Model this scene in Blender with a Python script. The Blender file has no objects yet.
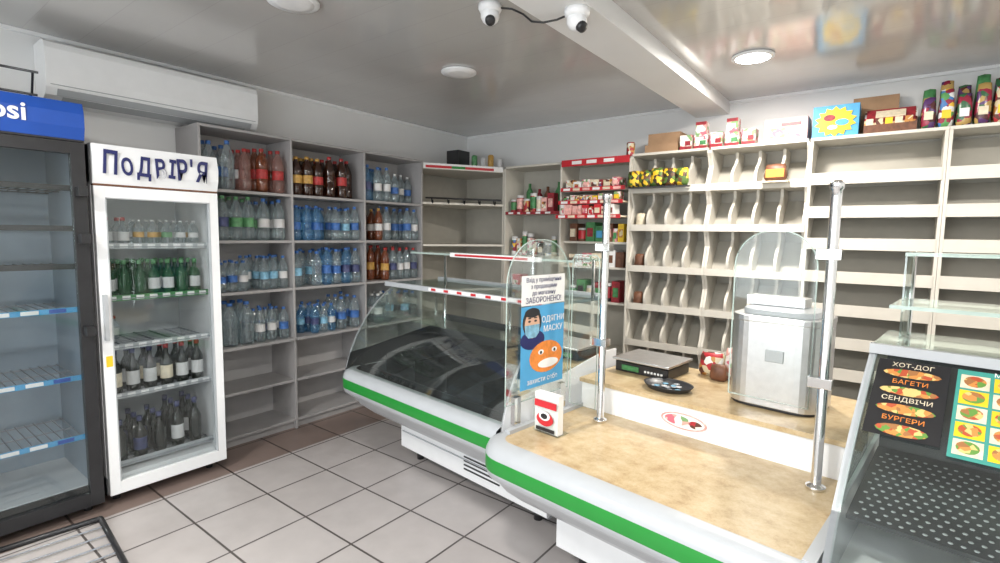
import bpy, math, random
from mathutils import Vector, Matrix
random.seed(7)
S=bpy.context.scene
# ---------------------------------------------------------------- camera
cam=bpy.data.cameras.new('camera'); co=bpy.data.objects.new('camera',cam); S.collection.objects.link(co)
S.camera=co
cam.sensor_width=36; cam.lens=513/1000*36; cam.clip_start=.05
az=math.radians(37.2); pit=math.radians(5.2); roll=math.radians(-0.8)
fwd=Vector((-math.sin(az)*math.cos(pit),math.cos(az)*math.cos(pit),-math.sin(pit)))
right=Vector((math.cos(az),math.sin(az),0)); up=right.cross(fwd)
R=Matrix((right,up,-fwd)).transposed()@Matrix.Rotation(-roll,3,'Z')
co.matrix_world=Matrix.Translation((4,0,1.55))@R.to_4x4()
S.view_settings.view_transform='Standard'
S.view_settings.look='None'
S.view_settings.exposure=0.3

# ---------------------------------------------------------------- materials
MATS={}
def mat(name,col,rough=.5,metal=0,var=.06,scale=12,alpha=1,emit=0,spec=.5,bump=0,coat=0):
    if name in MATS: return MATS[name]
    m=bpy.data.materials.new(name); m.use_nodes=True; nt=m.node_tree; b=nt.nodes['Principled BSDF']
    tc=nt.nodes.new('ShaderNodeTexCoord'); n=nt.nodes.new('ShaderNodeTexNoise'); n.inputs['Scale'].default_value=scale; n.inputs['Detail'].default_value=4
    r=nt.nodes.new('ShaderNodeValToRGB')
    r.color_ramp.elements[0].position=.3; r.color_ramp.elements[1].position=.7
    r.color_ramp.elements[0].color=tuple(max(0,c*(1-var)) for c in col)+(1,)
    r.color_ramp.elements[1].color=tuple(min(1,c*(1+var)) for c in col)+(1,)
    nt.links.new(tc.outputs['Object'],n.inputs['Vector']); nt.links.new(n.outputs['Fac'],r.inputs['Fac']); nt.links.new(r.outputs['Color'],b.inputs['Base Color'])
    b.inputs['Roughness'].default_value=rough; b.inputs['Metallic'].default_value=metal; b.inputs['Alpha'].default_value=alpha
    b.inputs['Specular IOR Level'].default_value=spec; b.inputs['Coat Weight'].default_value=coat
    if emit: b.inputs['Emission Color'].default_value=tuple(col)+(1,); b.inputs['Emission Strength'].default_value=emit
    MATS[name]=m; return m
def multi(name,cols,scale=18,rough=.5):
    m=bpy.data.materials.new(name); m.use_nodes=True; nt=m.node_tree; b=nt.nodes['Principled BSDF']
    tc=nt.nodes.new('ShaderNodeTexCoord'); v=nt.nodes.new('ShaderNodeTexVoronoi'); v.inputs['Scale'].default_value=scale
    s=nt.nodes.new('ShaderNodeSeparateColor'); r=nt.nodes.new('ShaderNodeValToRGB'); r.color_ramp.interpolation='CONSTANT'
    while len(r.color_ramp.elements)<len(cols): r.color_ramp.elements.new(.5)
    for i,c in enumerate(cols): r.color_ramp.elements[i].position=i/len(cols); r.color_ramp.elements[i].color=tuple(c)+(1,)
    nt.links.new(tc.outputs['Object'],v.inputs['Vector']); nt.links.new(v.outputs['Color'],s.inputs[0]); nt.links.new(s.outputs[0],r.inputs['Fac']); nt.links.new(r.outputs['Color'],b.inputs['Base Color'])
    b.inputs['Roughness'].default_value=rough; MATS[name]=m; return m
def glassmat(name,tint,refl=.12,haze=.0,k=.6,hcol=(.85,.9,.87)):
    m=bpy.data.materials.new(name); m.use_nodes=True; nt=m.node_tree
    for n in list(nt.nodes): nt.nodes.remove(n)
    o=nt.nodes.new('ShaderNodeOutputMaterial'); t=nt.nodes.new('ShaderNodeBsdfTransparent'); g=nt.nodes.new('ShaderNodeBsdfGlossy'); mx=nt.nodes.new('ShaderNodeMixShader')
    t.inputs['Color'].default_value=tuple(tint)+(1,); g.inputs['Roughness'].default_value=.04; g.inputs['Color'].default_value=(.95,1,.98,1)
    lw=nt.nodes.new('ShaderNodeLayerWeight'); lw.inputs['Blend'].default_value=.3
    ma=nt.nodes.new('ShaderNodeMath'); ma.operation='MULTIPLY_ADD'; ma.inputs[1].default_value=k; ma.inputs[2].default_value=refl; ma.use_clamp=True
    nt.links.new(lw.outputs['Fresnel'],ma.inputs[0]); nt.links.new(ma.outputs[0],mx.inputs['Fac'])
    nt.links.new(t.outputs[0],mx.inputs[1]); nt.links.new(g.outputs[0],mx.inputs[2])
    last=mx
    if haze:
        d=nt.nodes.new('ShaderNodeBsdfDiffuse'); d.inputs['Color'].default_value=tuple(hcol)+(1,); m2=nt.nodes.new('ShaderNodeMixShader'); m2.inputs['Fac'].default_value=haze
        nt.links.new(mx.outputs[0],m2.inputs[1]); nt.links.new(d.outputs[0],m2.inputs[2]); last=m2
    nt.links.new(last.outputs[0],o.inputs['Surface']); MATS[name]=m; return m
def tilemat(name,c1,c2,grout,size,off=(0,0),rough=.35,gap=.012,band=None,wav=0):
    m=bpy.data.materials.new(name); m.use_nodes=True; nt=m.node_tree; b=nt.nodes['Principled BSDF']
    tc=nt.nodes.new('ShaderNodeTexCoord'); mp=nt.nodes.new('ShaderNodeMapping'); mp.inputs['Location'].default_value=(off[0],off[1],0)
    br=nt.nodes.new('ShaderNodeTexBrick'); br.offset=0; br.squash=1
    br.inputs['Scale'].default_value=1; br.inputs['Brick Width'].default_value=size[0]; br.inputs['Row Height'].default_value=size[1]
    br.inputs['Mortar Size'].default_value=gap/2; br.inputs['Mortar Smooth'].default_value=.1
    br.inputs['Color1'].default_value=c1+(1,); br.inputs['Color2'].default_value=c2+(1,); br.inputs['Mortar'].default_value=grout+(1,)
    n=nt.nodes.new('ShaderNodeTexNoise'); n.inputs['Scale'].default_value=6; n.inputs['Detail'].default_value=6
    mix=nt.nodes.new('ShaderNodeMixRGB'); mix.blend_type='MULTIPLY'; mix.inputs['Fac'].default_value=.25 if not wav else .05
    nt.links.new(tc.outputs['Object'],mp.inputs['Vector']); nt.links.new(mp.outputs[0],br.inputs['Vector']); nt.links.new(tc.outputs['Object'],n.inputs['Vector'])
    nt.links.new(br.outputs['Color'],mix.inputs['Color1']); nt.links.new(n.outputs['Fac'],mix.inputs['Color2'])
    last=mix.outputs[0]
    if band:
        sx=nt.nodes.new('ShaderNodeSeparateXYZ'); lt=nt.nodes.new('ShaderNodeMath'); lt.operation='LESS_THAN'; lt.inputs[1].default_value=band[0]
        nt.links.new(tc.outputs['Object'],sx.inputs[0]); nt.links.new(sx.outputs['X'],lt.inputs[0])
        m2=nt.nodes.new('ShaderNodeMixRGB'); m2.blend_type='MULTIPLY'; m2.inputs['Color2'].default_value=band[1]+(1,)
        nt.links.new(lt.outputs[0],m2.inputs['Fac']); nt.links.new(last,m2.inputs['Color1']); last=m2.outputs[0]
    nt.links.new(last,b.inputs['Base Color']); b.inputs['Roughness'].default_value=rough
    bp=nt.nodes.new('ShaderNodeBump'); bp.inputs['Strength'].default_value=.3; bp.inputs['Distance'].default_value=.004; bp.invert=True
    nt.links.new(br.outputs['Fac'],bp.inputs['Height'])
    nrm=bp.outputs['Normal']
    if wav:
        n2=nt.nodes.new('ShaderNodeTexNoise'); n2.inputs['Scale'].default_value=1.4; n2.inputs['Detail'].default_value=1
        b2=nt.nodes.new('ShaderNodeBump'); b2.inputs['Strength'].default_value=1; b2.inputs['Distance'].default_value=wav
        nt.links.new(tc.outputs['Object'],n2.inputs['Vector']); nt.links.new(n2.outputs['Fac'],b2.inputs['Height']); nt.links.new(nrm,b2.inputs['Normal']); nrm=b2.outputs['Normal']
        b.inputs['Specular IOR Level'].default_value=.9; b.inputs['Coat Weight'].default_value=.35; b.inputs['Coat Roughness'].default_value=.10
    nt.links.new(nrm,b.inputs['Normal'])
    MATS[name]=m; return m

WALL=mat('wall_paint',(.77,.775,.775),.6,var=.02,scale=3)
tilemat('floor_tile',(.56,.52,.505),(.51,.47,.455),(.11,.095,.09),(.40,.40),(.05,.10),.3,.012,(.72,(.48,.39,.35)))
tilemat('ceiling_panel',(.52,.51,.495),(.51,.50,.485),(.45,.44,.43),(6.2,.25),(0,0),.17,.003,None,.02)
GREY=mat('grey_laminate',(.36,.35,.35),.5,var=.04)
GREYB=mat('grey_back',(.44,.43,.43),.6,var=.04)
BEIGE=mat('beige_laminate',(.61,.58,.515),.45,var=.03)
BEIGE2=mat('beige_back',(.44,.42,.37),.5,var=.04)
WHITE=mat('white_enamel',(.84,.85,.86),.3,var=.02)
LINER=mat('fridge_liner',(.55,.58,.60),.35,var=.02)
LINER2=mat('fridge_liner_blue',(.28,.35,.42),.35,var=.1,scale=4)
BLACK=mat('black_plastic',(.018,.018,.02),.35,var=.2)
DARKIN=mat('dark_tray',(.022,.024,.028),.4,var=.3,scale=5)
CHROME=mat('chrome',(.80,.80,.80),.12,1,var=.02)
STEEL=mat('brushed_steel',(.66,.66,.67),.33,.95,var=.06,scale=30)
GREEN=mat('green_stripe',(.012,.22,.03),.35,var=.03)
LGREY=mat('light_grey_plastic',(.42,.44,.46),.3,var=.03)
RED=mat('red_strip',(.52,.02,.03),.4,var=.05)
BLUE=mat('blue_header',(.012,.07,.36),.35,var=.05)
NAVY=mat('navy_ink',(.01,.015,.11),.4)
PAPER=mat('white_paper',(.82,.82,.81),.6,var=.02)
CARD=mat('cardboard',(.34,.21,.12),.8,var=.1)
LBLUE=mat('light_blue_print',(.07,.34,.62),.5)
ORANGE=mat('orange_print',(.75,.24,.04),.5,var=.15,scale=60)
YEL=mat('yellow_print',(.82,.54,.02),.45,var=.08)
SKIN=mat('pink_print',(.76,.42,.38),.5,var=.3,scale=40)
FACE=mat('skin_print',(.65,.40,.28),.5,var=.05)
DKRED=mat('dark_red_print',(.28,.02,.03),.5,var=.3,scale=40)
GRN2=mat('green_print',(.06,.23,.08),.5,var=.3,scale=40)
BRN=mat('brown_print',(.15,.06,.03),.5,var=.3,scale=30)
CREAM=mat('cream_print',(.72,.63,.47),.5,var=.15,scale=40)
MP1=multi('mixed_print_a',[(.42,.02,.03),(.65,.55,.36),(.11,.03,.02),(.75,.75,.7),(.5,.22,.05)],34)
MP2=multi('mixed_print_b',[(.05,.18,.45),(.75,.75,.75),(.1,.32,.1),(.75,.47,.05),(.28,.02,.05)],34)
MP3=multi('mixed_print_c',[(.8,.7,.65),(.6,.15,.2),(.85,.8,.75),(.2,.36,.15),(.7,.37,.32)],40)
MP4=multi('coffee_foil_print',[(.08,.02,.02),(.28,.02,.05),(.45,.3,.1),(.04,.13,.06),(.10,.04,.15)],30,.25)
LAMP=mat('lamp_diffuser',(1,.98,.93),.4,emit=16)
LAMPOFF=mat('lamp_diffuser_off',(.8,.8,.8),.4)
WIRE=mat('wire_rack',(.28,.30,.33),.35,.5)
glassmat('clear_glass',(.975,.985,.98),.01,.0,.35)
glassmat('display_glass',(.90,.95,.93),.06,.010,.7)
glassmat('door_glass',(.95,.965,.97),.02)
EDGE=mat('glass_edge',(.60,.74,.69),.2,var=.05,alpha=.45)
m=bpy.data.materials.new('beige_stone_top'); m.use_nodes=True; nt=m.node_tree; b=nt.nodes['Principled BSDF']
tc=nt.nodes.new('ShaderNodeTexCoord'); n1=nt.nodes.new('ShaderNodeTexNoise'); n1.inputs['Scale'].default_value=13; n1.inputs['Detail'].default_value=12; n1.inputs['Roughness'].default_value=.8
r=nt.nodes.new('ShaderNodeValToRGB'); cr=r.color_ramp; cr.elements[0].position=.30; cr.elements[0].color=(.33,.21,.10,1); cr.elements[1].position=.68; cr.elements[1].color=(.62,.51,.34,1); e=cr.elements.new(.48); e.color=(.50,.375,.21,1)
nt.links.new(tc.outputs['Object'],n1.inputs['Vector']); nt.links.new(n1.outputs['Fac'],r.inputs['Fac']); nt.links.new(r.outputs['Color'],b.inputs['Base Color']); b.inputs['Roughness'].default_value=.3
STONE=m; MATS['beige_stone_top']=m
CLR=glassmat('clear_pet',(.84,.88,.90),.04,.10,.6,(.60,.68,.72))
BLU=glassmat('blue_pet',(.60,.78,.92),.04,.14,.6,(.18,.42,.68))
PNK=glassmat('pink_pet',(.80,.62,.58),.04,.25,.5,(.45,.27,.24))
BRP=mat('brown_pet',(.03,.009,.004),.1,alpha=.97,coat=.5)
AMB=mat('amber_pet',(.15,.04,.014),.1,alpha=.88,coat=.5)
GGL=mat('green_bottle_glass',(.02,.09,.035),.06,alpha=.92,coat=.5)
DGL=mat('dark_bottle_glass',(.012,.015,.012),.06,coat=.5)
LB_W=mat('label_white',(.62,.62,.62),.5); LB_B=mat('label_blue',(.04,.13,.38),.5,var=.3,scale=50); LB_R=mat('label_red',(.38,.03,.03),.5,var=.3,scale=50)
LB_G=mat('label_green',(.10,.28,.12),.5,var=.3,scale=50); LB_Y=mat('label_gold',(.50,.29,.07),.5,var=.2,scale=50); LB_C=mat('label_cyan',(.20,.42,.57),.5,var=.3,scale=50)
LB_D=mat('label_dark',(.05,.06,.15),.5,var=.3,scale=50)

# ---------------------------------------------------------------- mesh builder
def smoothpts(pts,n=6):
    out=[]
    for i in range(len(pts)-1):
        p0=pts[max(i-1,0)];p1=pts[i];p2=pts[i+1];p3=pts[min(i+2,len(pts)-1)]
        for j in range(n):
            t=j/n; out.append(tuple(.5*((2*b)+(-a+c)*t+(2*a-5*b+4*c-d)*t*t+(-a+3*b-3*c+d)*t**3) for a,b,c,d in zip(p0,p1,p2,p3)))
    out.append(pts[-1]); return out
class MB:
    def __init__(s): s.v=[];s.f=[];s.m=[];s.sm=[];s.sl=[];s.M=Matrix.Identity(4)
    def mi(s,m):
        if isinstance(m,str): m=MATS[m]
        if m not in s.sl: s.sl.append(m)
        return s.sl.index(m)
    def add(s,vs,fs,m,sm=False):
        o=len(s.v); s.v+= [tuple(s.M@Vector(v)) for v in vs]
        for i,f in enumerate(fs):
            s.f.append([o+k for k in f]); s.m.append(s.mi(m[i] if isinstance(m,list) else m)); s.sm.append(sm)
    def box(s,a,b,m):
        x0,y0,z0=[min(p,q) for p,q in zip(a,b)]; x1,y1,z1=[max(p,q) for p,q in zip(a,b)]
        s.add([(x0,y0,z0),(x1,y0,z0),(x1,y1,z0),(x0,y1,z0),(x0,y0,z1),(x1,y0,z1),(x1,y1,z1),(x0,y1,z1)],
              [(0,3,2,1),(4,5,6,7),(0,1,5,4),(1,2,6,5),(2,3,7,6),(3,0,4,7)],m)
    def lathe(s,prof,loc,m,seg=12,sx=1,sy=1):
        vs=[];fs=[];ms=[]
        for r,z in prof:
            for i in range(seg):
                a=2*math.pi*i/seg; vs.append((loc[0]+sx*r*math.cos(a),loc[1]+sy*r*math.sin(a),loc[2]+z))
        n=len(prof)
        for j in range(n-1):
            for i in range(seg):
                k=(i+1)%seg; fs.append((j*seg+i,j*seg+k,(j+1)*seg+k,(j+1)*seg+i)); ms.append(m[j] if isinstance(m,list) else m)
        fs.append(tuple(reversed(range(seg)))); ms.append(m[0] if isinstance(m,list) else m)
        fs.append(tuple((n-1)*seg+i for i in range(seg))); ms.append(m[-1] if isinstance(m,list) else m)
        s.add(vs,fs,ms,True)
    def prism(s,poly,ax,a,b,m,sm=False):
        def P(p,t):
            q=list(p); q.insert(ax,t); return tuple(q)
        n=len(poly); vs=[P(p,a) for p in poly]+[P(p,b) for p in poly]
        fs=[(i,(i+1)%n,n+(i+1)%n,n+i) for i in range(n)]+[tuple(reversed(range(n))),tuple(range(n,2*n))]
        s.add(vs,fs,m,sm)
    def surf(s,pts,a,b,m):
        pts=smoothpts(pts); n=len(pts)
        s.add([(a,p[0],p[1]) for p in pts]+[(b,p[0],p[1]) for p in pts],[(i,n+i,n+i+1,i+1) for i in range(n-1)],m,True)
    def sheet(s,pts,ax,a,b,th,m):
        out=[]
        for i,p in enumerate(pts):
            q0=pts[max(i-1,0)]; q1=pts[min(i+1,len(pts)-1)]; d=Vector((q1[0]-q0[0],q1[1]-q0[1])).normalized()
            out.append((p[0]-d.y*th,p[1]+d.x*th))
        n=len(pts); P=lambda p,t:(lambda q:(q.insert(ax,t),tuple(q))[1])(list(p))
        for i in range(n-1):
            quad=[pts[i],pts[i+1],out[i+1],out[i]]
            vs=[P(p,a) for p in quad]+[P(p,b) for p in quad]
            s.add(vs,[(0,1,5,4),(2,3,7,6)]+([(3,0,4,7)] if i==0 else [])+([(1,2,6,5)] if i==n-2 else [])+[(3,2,1,0),(4,5,6,7)],m,False)
    def tube(s,pts,r,m,seg=8):
        pts=[Vector(p) for p in pts]; vs=[];fs=[]
        for i,p in enumerate(pts):
            d=(pts[min(i+1,len(pts)-1)]-pts[max(i-1,0)]).normalized()
            u=d.cross(Vector((0,0,1)) if abs(d.z)<.95 else Vector((1,0,0))).normalized(); w=d.cross(u)
            for k in range(seg):
                a=2*math.pi*k/seg; vs.append(tuple(p+u*math.cos(a)*r+w*math.sin(a)*r))
        for i in range(len(pts)-1):
            for k in range(seg):
                l=(k+1)%seg; fs.append((i*seg+k,i*seg+l,(i+1)*seg+l,(i+1)*seg+k))
        fs.append(tuple(range(seg))); fs.append(tuple((len(pts)-1)*seg+k for k in reversed(range(seg))))
        s.add(vs,fs,m,True)
    def sweep(s,path,prof,mats):
        vs=[];fs=[];ms=[]; n=len(prof)
        for x,y,nx,ny in path:
            for o,z in prof: vs.append((x+nx*o,y+ny*o,z))
        for i in range(len(path)-1):
            for j in range(n-1):
                fs.append((i*n+j,i*n+j+1,(i+1)*n+j+1,(i+1)*n+j)); ms.append(mats[j])
        s.add(vs,fs,ms,True)
    def build(s,name,parent=None,mw=None,bevel=0):
        me=bpy.data.meshes.new(name); me.from_pydata(s.v,[],s.f); 
        for m in s.sl: me.materials.append(m)
        me.polygons.foreach_set('material_index',s.m); me.polygons.foreach_set('use_smooth',s.sm); me.update()
        o=bpy.data.objects.new(name,me); S.collection.objects.link(o)
        if parent: o.parent=parent
        if mw is not None: o.matrix_world=mw
        if bevel:
            b=o.modifiers.new('bevel','BEVEL'); b.width=bevel; b.segments=2; b.limit_method='ANGLE'; b.angle_limit=math.radians(50)
        return o
def text(body,size,m,loc,xdir,ydir,parent,name='lettering',ext=.001,align='CENTER',bold=0,xs=1):
    c=bpy.data.curves.new(name,'FONT'); c.body=body; c.size=size; c.extrude=ext; c.align_x=align; c.align_y='CENTER'; c.offset=bold
    c.materials.append(m); o=bpy.data.objects.new(name,c); S.collection.objects.link(o)
    x=Vector(xdir).normalized(); y=Vector(ydir).normalized(); z=x.cross(y)
    mm=Matrix((x*xs,y,z)).transposed().to_4x4(); mm.translation=Vector(loc)
    o.parent=parent; o.matrix_parent_inverse=Matrix.Identity(4); o.matrix_local=mm
    return o

# ---------------------------------------------------------------- room shell
H=2.67; W=6.0; D=4.6; Y0=-2.0
def shell(n,a,b,m):
    k=MB(); k.box(a,b,m); return k.build(n)
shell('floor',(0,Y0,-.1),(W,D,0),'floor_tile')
shell('ceiling',(0,Y0,H),(W,D,H+.1),'ceiling_panel')
shell('wall_left',(-.1,Y0,0),(0,D,H),WALL)
shell('wall_back',(0,D,0),(W,D+.1,H),WALL)
shell('wall_right',(W,Y0,0),(W+.1,D,H),WALL)
for a,b in (((0,Y0-.1,0),(1.2,Y0,H)),((1.2,Y0-.1,0),(3.4,Y0,.8)),((1.2,Y0-.1,2.3),(5.2,Y0,H)),((3.4,Y0-.1,0),(4.2,Y0,2.3)),((5.2,Y0-.1,0),(W,Y0,H))): shell('wall_front',a,b,WALL)
k=MB(); q=Y0+.003
for a in (1.18,2.27,3.35): k.box((a,q,.78),(a+.07,q+.05,2.32),WHITE)
for z in (.78,2.25): k.box((1.18,q,z),(3.42,q+.05,z+.07),WHITE)
k.box((1.25,q+.02,.85),(3.35,q+.03,2.25),'door_glass'); k.build('window_1')
k=MB()
for a in (4.16,5.16): k.box((a,q,0),(a+.08,q+.05,2.34),WHITE)
for z in (0,1.0,2.26): k.box((4.16,q,z),(5.24,q+.05,z+.08),WHITE)
k.box((4.24,q+.02,.05),(5.16,q+.03,2.26),'door_glass'); k.build('door_1')
k=MB(); k.box((.36,D-.015,0),(W,D,.08),GREY); k.build('baseboard_back')
BX0,BX1=2.60,2.865
k=MB(); k.box((BX0,Y0,H-.10),(BX1,D,H),WALL); k.box((BX0-.04,Y0,H-.03),(BX0,D,H),WHITE); k.build('trim_1')
k=MB(); k.box((0,Y0,H-.02),(.02,D,H),WHITE); k.box((0,D-.02,H-.02),(W,D,H),WHITE); k.build('trim_2')

# ---------------------------------------------------------------- ceiling lights
def ceil_light(x,y,on,power=0,r=.11,col=(1,.97,.93)):
    k=MB(); k.lathe([(r,0),(r+.012,-.004),(r+.012,-.012),(r-.01,-.016)][::-1],(x,y,H),WHITE,28)
    k.lathe([(.001,-.022),(r*.6,-.021),(r-.012,-.017),(r-.012,-.014)],(x,y,H),LAMP if on else LAMPOFF,28)
    k.build('ceiling_light')
    if power:
        l=bpy.data.lights.new('lamp','AREA'); l.shape='DISK'; l.size=.25; l.energy=power; l.color=col
        o=bpy.data.objects.new('lamp',l); o.location=(x,y,H-.03); S.collection.objects.link(o)
WM=(1,.94,.86)
ceil_light(3.245,3.54,True,40,.11,WM); ceil_light(1.545,2.73,False); ceil_light(1.61,1.456,False)
ceil_light(4.9,3.0,True,28,.11,WM); ceil_light(3.3,.3,True,38); ceil_light(1.7,-.4,True,38); ceil_light(4.9,-.6,True,25)  # unseen lit fixtures outside the view, added to brighten the room
l=bpy.data.lights.new('window_daylight','AREA'); l.shape='RECTANGLE'; l.size=3.9; l.size_y=1.5; l.energy=125; l.color=(.97,.985,1)
o=bpy.data.objects.new('window_daylight',l); o.location=(3.2,Y0-.12,1.5); S.collection.objects.link(o)
o.rotation_euler=Vector((0,1,0)).to_track_quat('-Z','Z').to_euler()
w=bpy.data.worlds.new('world'); S.world=w; w.use_nodes=True; w.node_tree.nodes['Background'].inputs[0].default_value=(.85,.92,1,1); w.node_tree.nodes['Background'].inputs[1].default_value=1.2

# ---------------------------------------------------------------- security cameras
def dome(x,y,z,rot):
    k=MB(); k.M=Matrix.Translation((x,y,z))
    k.lathe([(.058,0),(.058,-.02),(.05,-.035)][::-1],(0,0,0),WHITE,20)
    k.lathe([(.002,-.095),(.02,-.092),(.036,-.08),(.046,-.06),(.046,-.04),(.035,-.02)],(0,0,0),WHITE,20)
    k.M=k.M@Matrix.Rotation(rot,4,'Z')@Matrix.Translation((0,-.012,-.068))@Matrix.Rotation(math.radians(-50),4,'X')
    k.lathe([(.001,-.040),(.012,-.040),(.024,-.036),(.026,-.005)],(0,0,0),BLACK,16)
    return k
dome(2.36,2.05,H,math.radians(40)).build('dome_security_camera')
dome(2.80,2.13,H-.10,math.radians(75)).build('dome_security_camera')
k=MB(); k.tube([(2.42,2.06,2.645),(2.47,2.08,2.635),(2.53,2.09,2.60),(2.58,2.09,2.555),(2.64,2.10,2.54),(2.70,2.12,2.545),(2.74,2.13,2.555)],.005,BLACK); k.build('camera_cable')

# ---------------------------------------------------------------- air conditioner
k=MB()
y0,y1=.80,2.0
prof=[(.003,2.60),(.17,2.60),(.205,2.585),(.22,2.55),(.222,2.40),(.215,2.34),(.19,2.30),(.12,2.275),(.003,2.275)]
k.prism(prof,1,y0,y1,WHITE)
k.prism([(.215,2.335),(.192,2.302),(.196,2.298),(.222,2.332)],1,y0+.05,y1-.05,LGREY)
k.box((.215,y0+.02,2.352),(.2235,y1-.02,2.356),LGREY)
k.prism([(.12,2.272),(.185,2.296),(.183,2.301),(.118,2.278)],1,y0+.08,y1-.08,LGREY)
k.build('air_conditioner',bevel=.008)

# ---------------------------------------------------------------- bottles
def bottle(k,x,y,z,kind,body,label,cap,h=None,r=None):
    if isinstance(label,(list,tuple)): label=random.choice(label)
    if isinstance(body,(list,tuple)): body=random.choice(body)
    if kind=='pet': p=[(.8*r,0),(r,.02),(r,.30*h),(r*.96,.31*h),(r*.96,.52*h),(r,.53*h),(r,.66*h),(r*.75,.78*h),(.35*r,.90*h),(.33*r,.93*h),(.37*r,.935*h),(.37*r,h)]
    else: p=[(.9*r,0),(r,.01),(r,.16*h),(r,.17*h),(r,.48*h),(r,.49*h),(r,.58*h),(r*.7,.68*h),(.38*r,.76*h),(.36*r,.88*h),(.42*r,.885*h),(.42*r,h)]
    m=[body,body,body,label,body,body,body,body,body,cap,cap]
    k.lathe(p,(x,y,z),m,12)
def fill(k,y0,y1,z,specs,xs=(.10,.20,.295),gapf=1.04):
    L=y1-y0; y=y0
    for kind,b,lb,cp,h,r,fr in specs:
        n=max(1,int(L*fr/(2*r*gapf))); st=L*fr/n
        for i in range(n):
            for x in xs:
                if x==xs[-1] and random.random()<.15: continue
                bottle(k,x+random.uniform(-.006,.004),y+st*(i+.5)+random.uniform(-.003,.003),z,kind,b,lb,cp,h*random.uniform(.95,1.03),r)
        y+=L*fr
YB=[1.53,2.18,2.86,3.54]; LV=[.08,.40,.73,1.12,1.485,1.835]; TOP=2.235; XF=.35
k=MB()
for y in YB: k.box((.003,y-.009,0),(XF,y+.009,TOP),GREY)
for i in range(3):
    for z in LV: k.box((.01,YB[i]+.009,z-.02),(XF-.004 if z!=.73 else XF+.02,YB[i+1]-.009,z),GREY)
    k.box((.003,YB[i]+.009,.0),(.01,YB[i+1]-.009,TOP),GREYB)
    k.box((.30,YB[i]+.009,0),(.315,YB[i+1]-.009,.06),GREY)
k.box((.003,YB[0]-.009,TOP),(XF,YB[3]+.009,TOP+.018),GREY)
k.build('bottle_shelving_unit',bevel=.002)
P='pet';G='glass'
rows={
 5:[[(P,CLR,[LB_W,CLR,LB_B],LB_B,.33,.044,.4),(P,PNK,[LB_W,PNK],LB_R,.31,.042,.2),(P,[AMB,PNK,AMB],[LB_R,AMB],LB_R,.32,.043,.4)],
    [(P,BRP,[LB_R,LB_Y,BRP],LB_Y,.31,.046,.45),(P,BRP,[LB_Y,LB_R,BRP],LB_R,.32,.046,.55)],
    [(P,[CLR,BLU],[LB_C,LB_W,LB_D],LB_B,.31,.04,.5),(P,CLR,[LB_B,LB_W,CLR],LB_W,.27,.038,.5)]],
 4:[[(P,CLR,[CLR,LB_D,LB_G],LB_G,.31,.042,.6),(P,CLR,[LB_G,LB_W,CLR],LB_B,.30,.042,.4)],
    [(P,BLU,[LB_B,LB_C,BLU],LB_B,.28,.036,.55),(P,CLR,[LB_C,LB_B],LB_B,.28,.038,.45)],
    [(P,AMB,[LB_Y,LB_W],LB_Y,.28,.038,.35),(P,CLR,[LB_B,LB_W,CLR],LB_B,.30,.04,.65)]],
 3:[[(P,CLR,[LB_D,LB_W,LB_B],LB_B,.22,.034,.5),(P,CLR,[LB_W,LB_C,LB_Y],LB_B,.25,.034,.5)],
    [(P,CLR,[LB_B,LB_C,CLR],LB_B,.29,.040,.4),(P,[BLU,CLR],[LB_C,LB_D,LB_B],LB_B,.30,.040,.6)],
    [(P,AMB,[LB_Y,LB_R,AMB],LB_R,.31,.04,.45),(P,CLR,[LB_D,LB_W],LB_R,.30,.04,.55)]],
 2:[[(P,CLR,[CLR,CLR,LB_W],LB_B,.31,.052,.55),(P,CLR,[LB_W,LB_B,LB_D],LB_B,.25,.036,.45)],
    [(P,[BLU,CLR],[LB_W,LB_C,LB_D],LB_B,.24,.034,.6),(P,CLR,[LB_B,LB_W],LB_B,.29,.042,.4)],
    [(P,CLR,[LB_W,CLR],LB_W,.27,.042,.5),(P,CLR,[CLR,LB_C],LB_B,.27,.042,.5)]]}
for lv,bays in rows.items():
    for i,sp in enumerate(bays):
        k=MB(); fill(k,YB[i]+.02,YB[i+1]-.02,LV[lv],sp); k.build('shelf_bottles')

# corner diagonal shelf unit
k=MB()
A=(.355,3.552);B=(.80,4.25)
poly=[(.004,3.552),A,B,(.80,4.596),(.004,4.596)]
for z in (.10,.55,1.0,1.45,1.86,2.20): k.prism(poly,2,z-.02,z,BEIGE)
k.box((.79,4.25,.08),(.805,4.596,2.22),BEIGE)
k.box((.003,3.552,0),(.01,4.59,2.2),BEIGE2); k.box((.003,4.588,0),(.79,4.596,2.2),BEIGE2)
k.build('corner_shelf_unit')
d=Vector((B[0]-A[0],B[1]-A[1],0)).normalized(); nrm=Vector((d.y,-d.x,0))
Md=Matrix((d,-nrm,Vector((0,0,1)))).transposed().to_4x4(); Md.translation=Vector((A[0],A[1],0))+nrm*.004
k=MB(); k.box((0,-.004,2.185),(.82,0,2.235),PAPER); k.box((.02,-.005,2.19),(.28,-.004,2.215),RED); k.box((.28,-.005,2.19),(.42,-.004,2.215),GREEN); k.box((.42,-.005,2.19),(.72,-.004,2.215),RED)
k.build('shelf_price_strip',mw=Md)
k=MB(); k.tube([(.02,.0,1.90),(.80,.0,1.90)],.009,BLACK)
for i in range(5): k.tube([(.08+i*.16,0,1.90),(.08+i*.16,-.02,1.86),(.08+i*.16,-.05,1.85),(.08+i*.16,-.06,1.88)],.007,BLACK)
k.build('hook_rail',mw=Md)
k=MB(); k.box((.26,3.98,2.201),(.42,4.16,2.41),BLACK); k.lathe([(.04,0),(.042,.004),(.03,.006)],(.34,4.07,2.41),DARKIN,14); k.build('speaker_box',bevel=.006)
k=MB(); 
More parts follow.
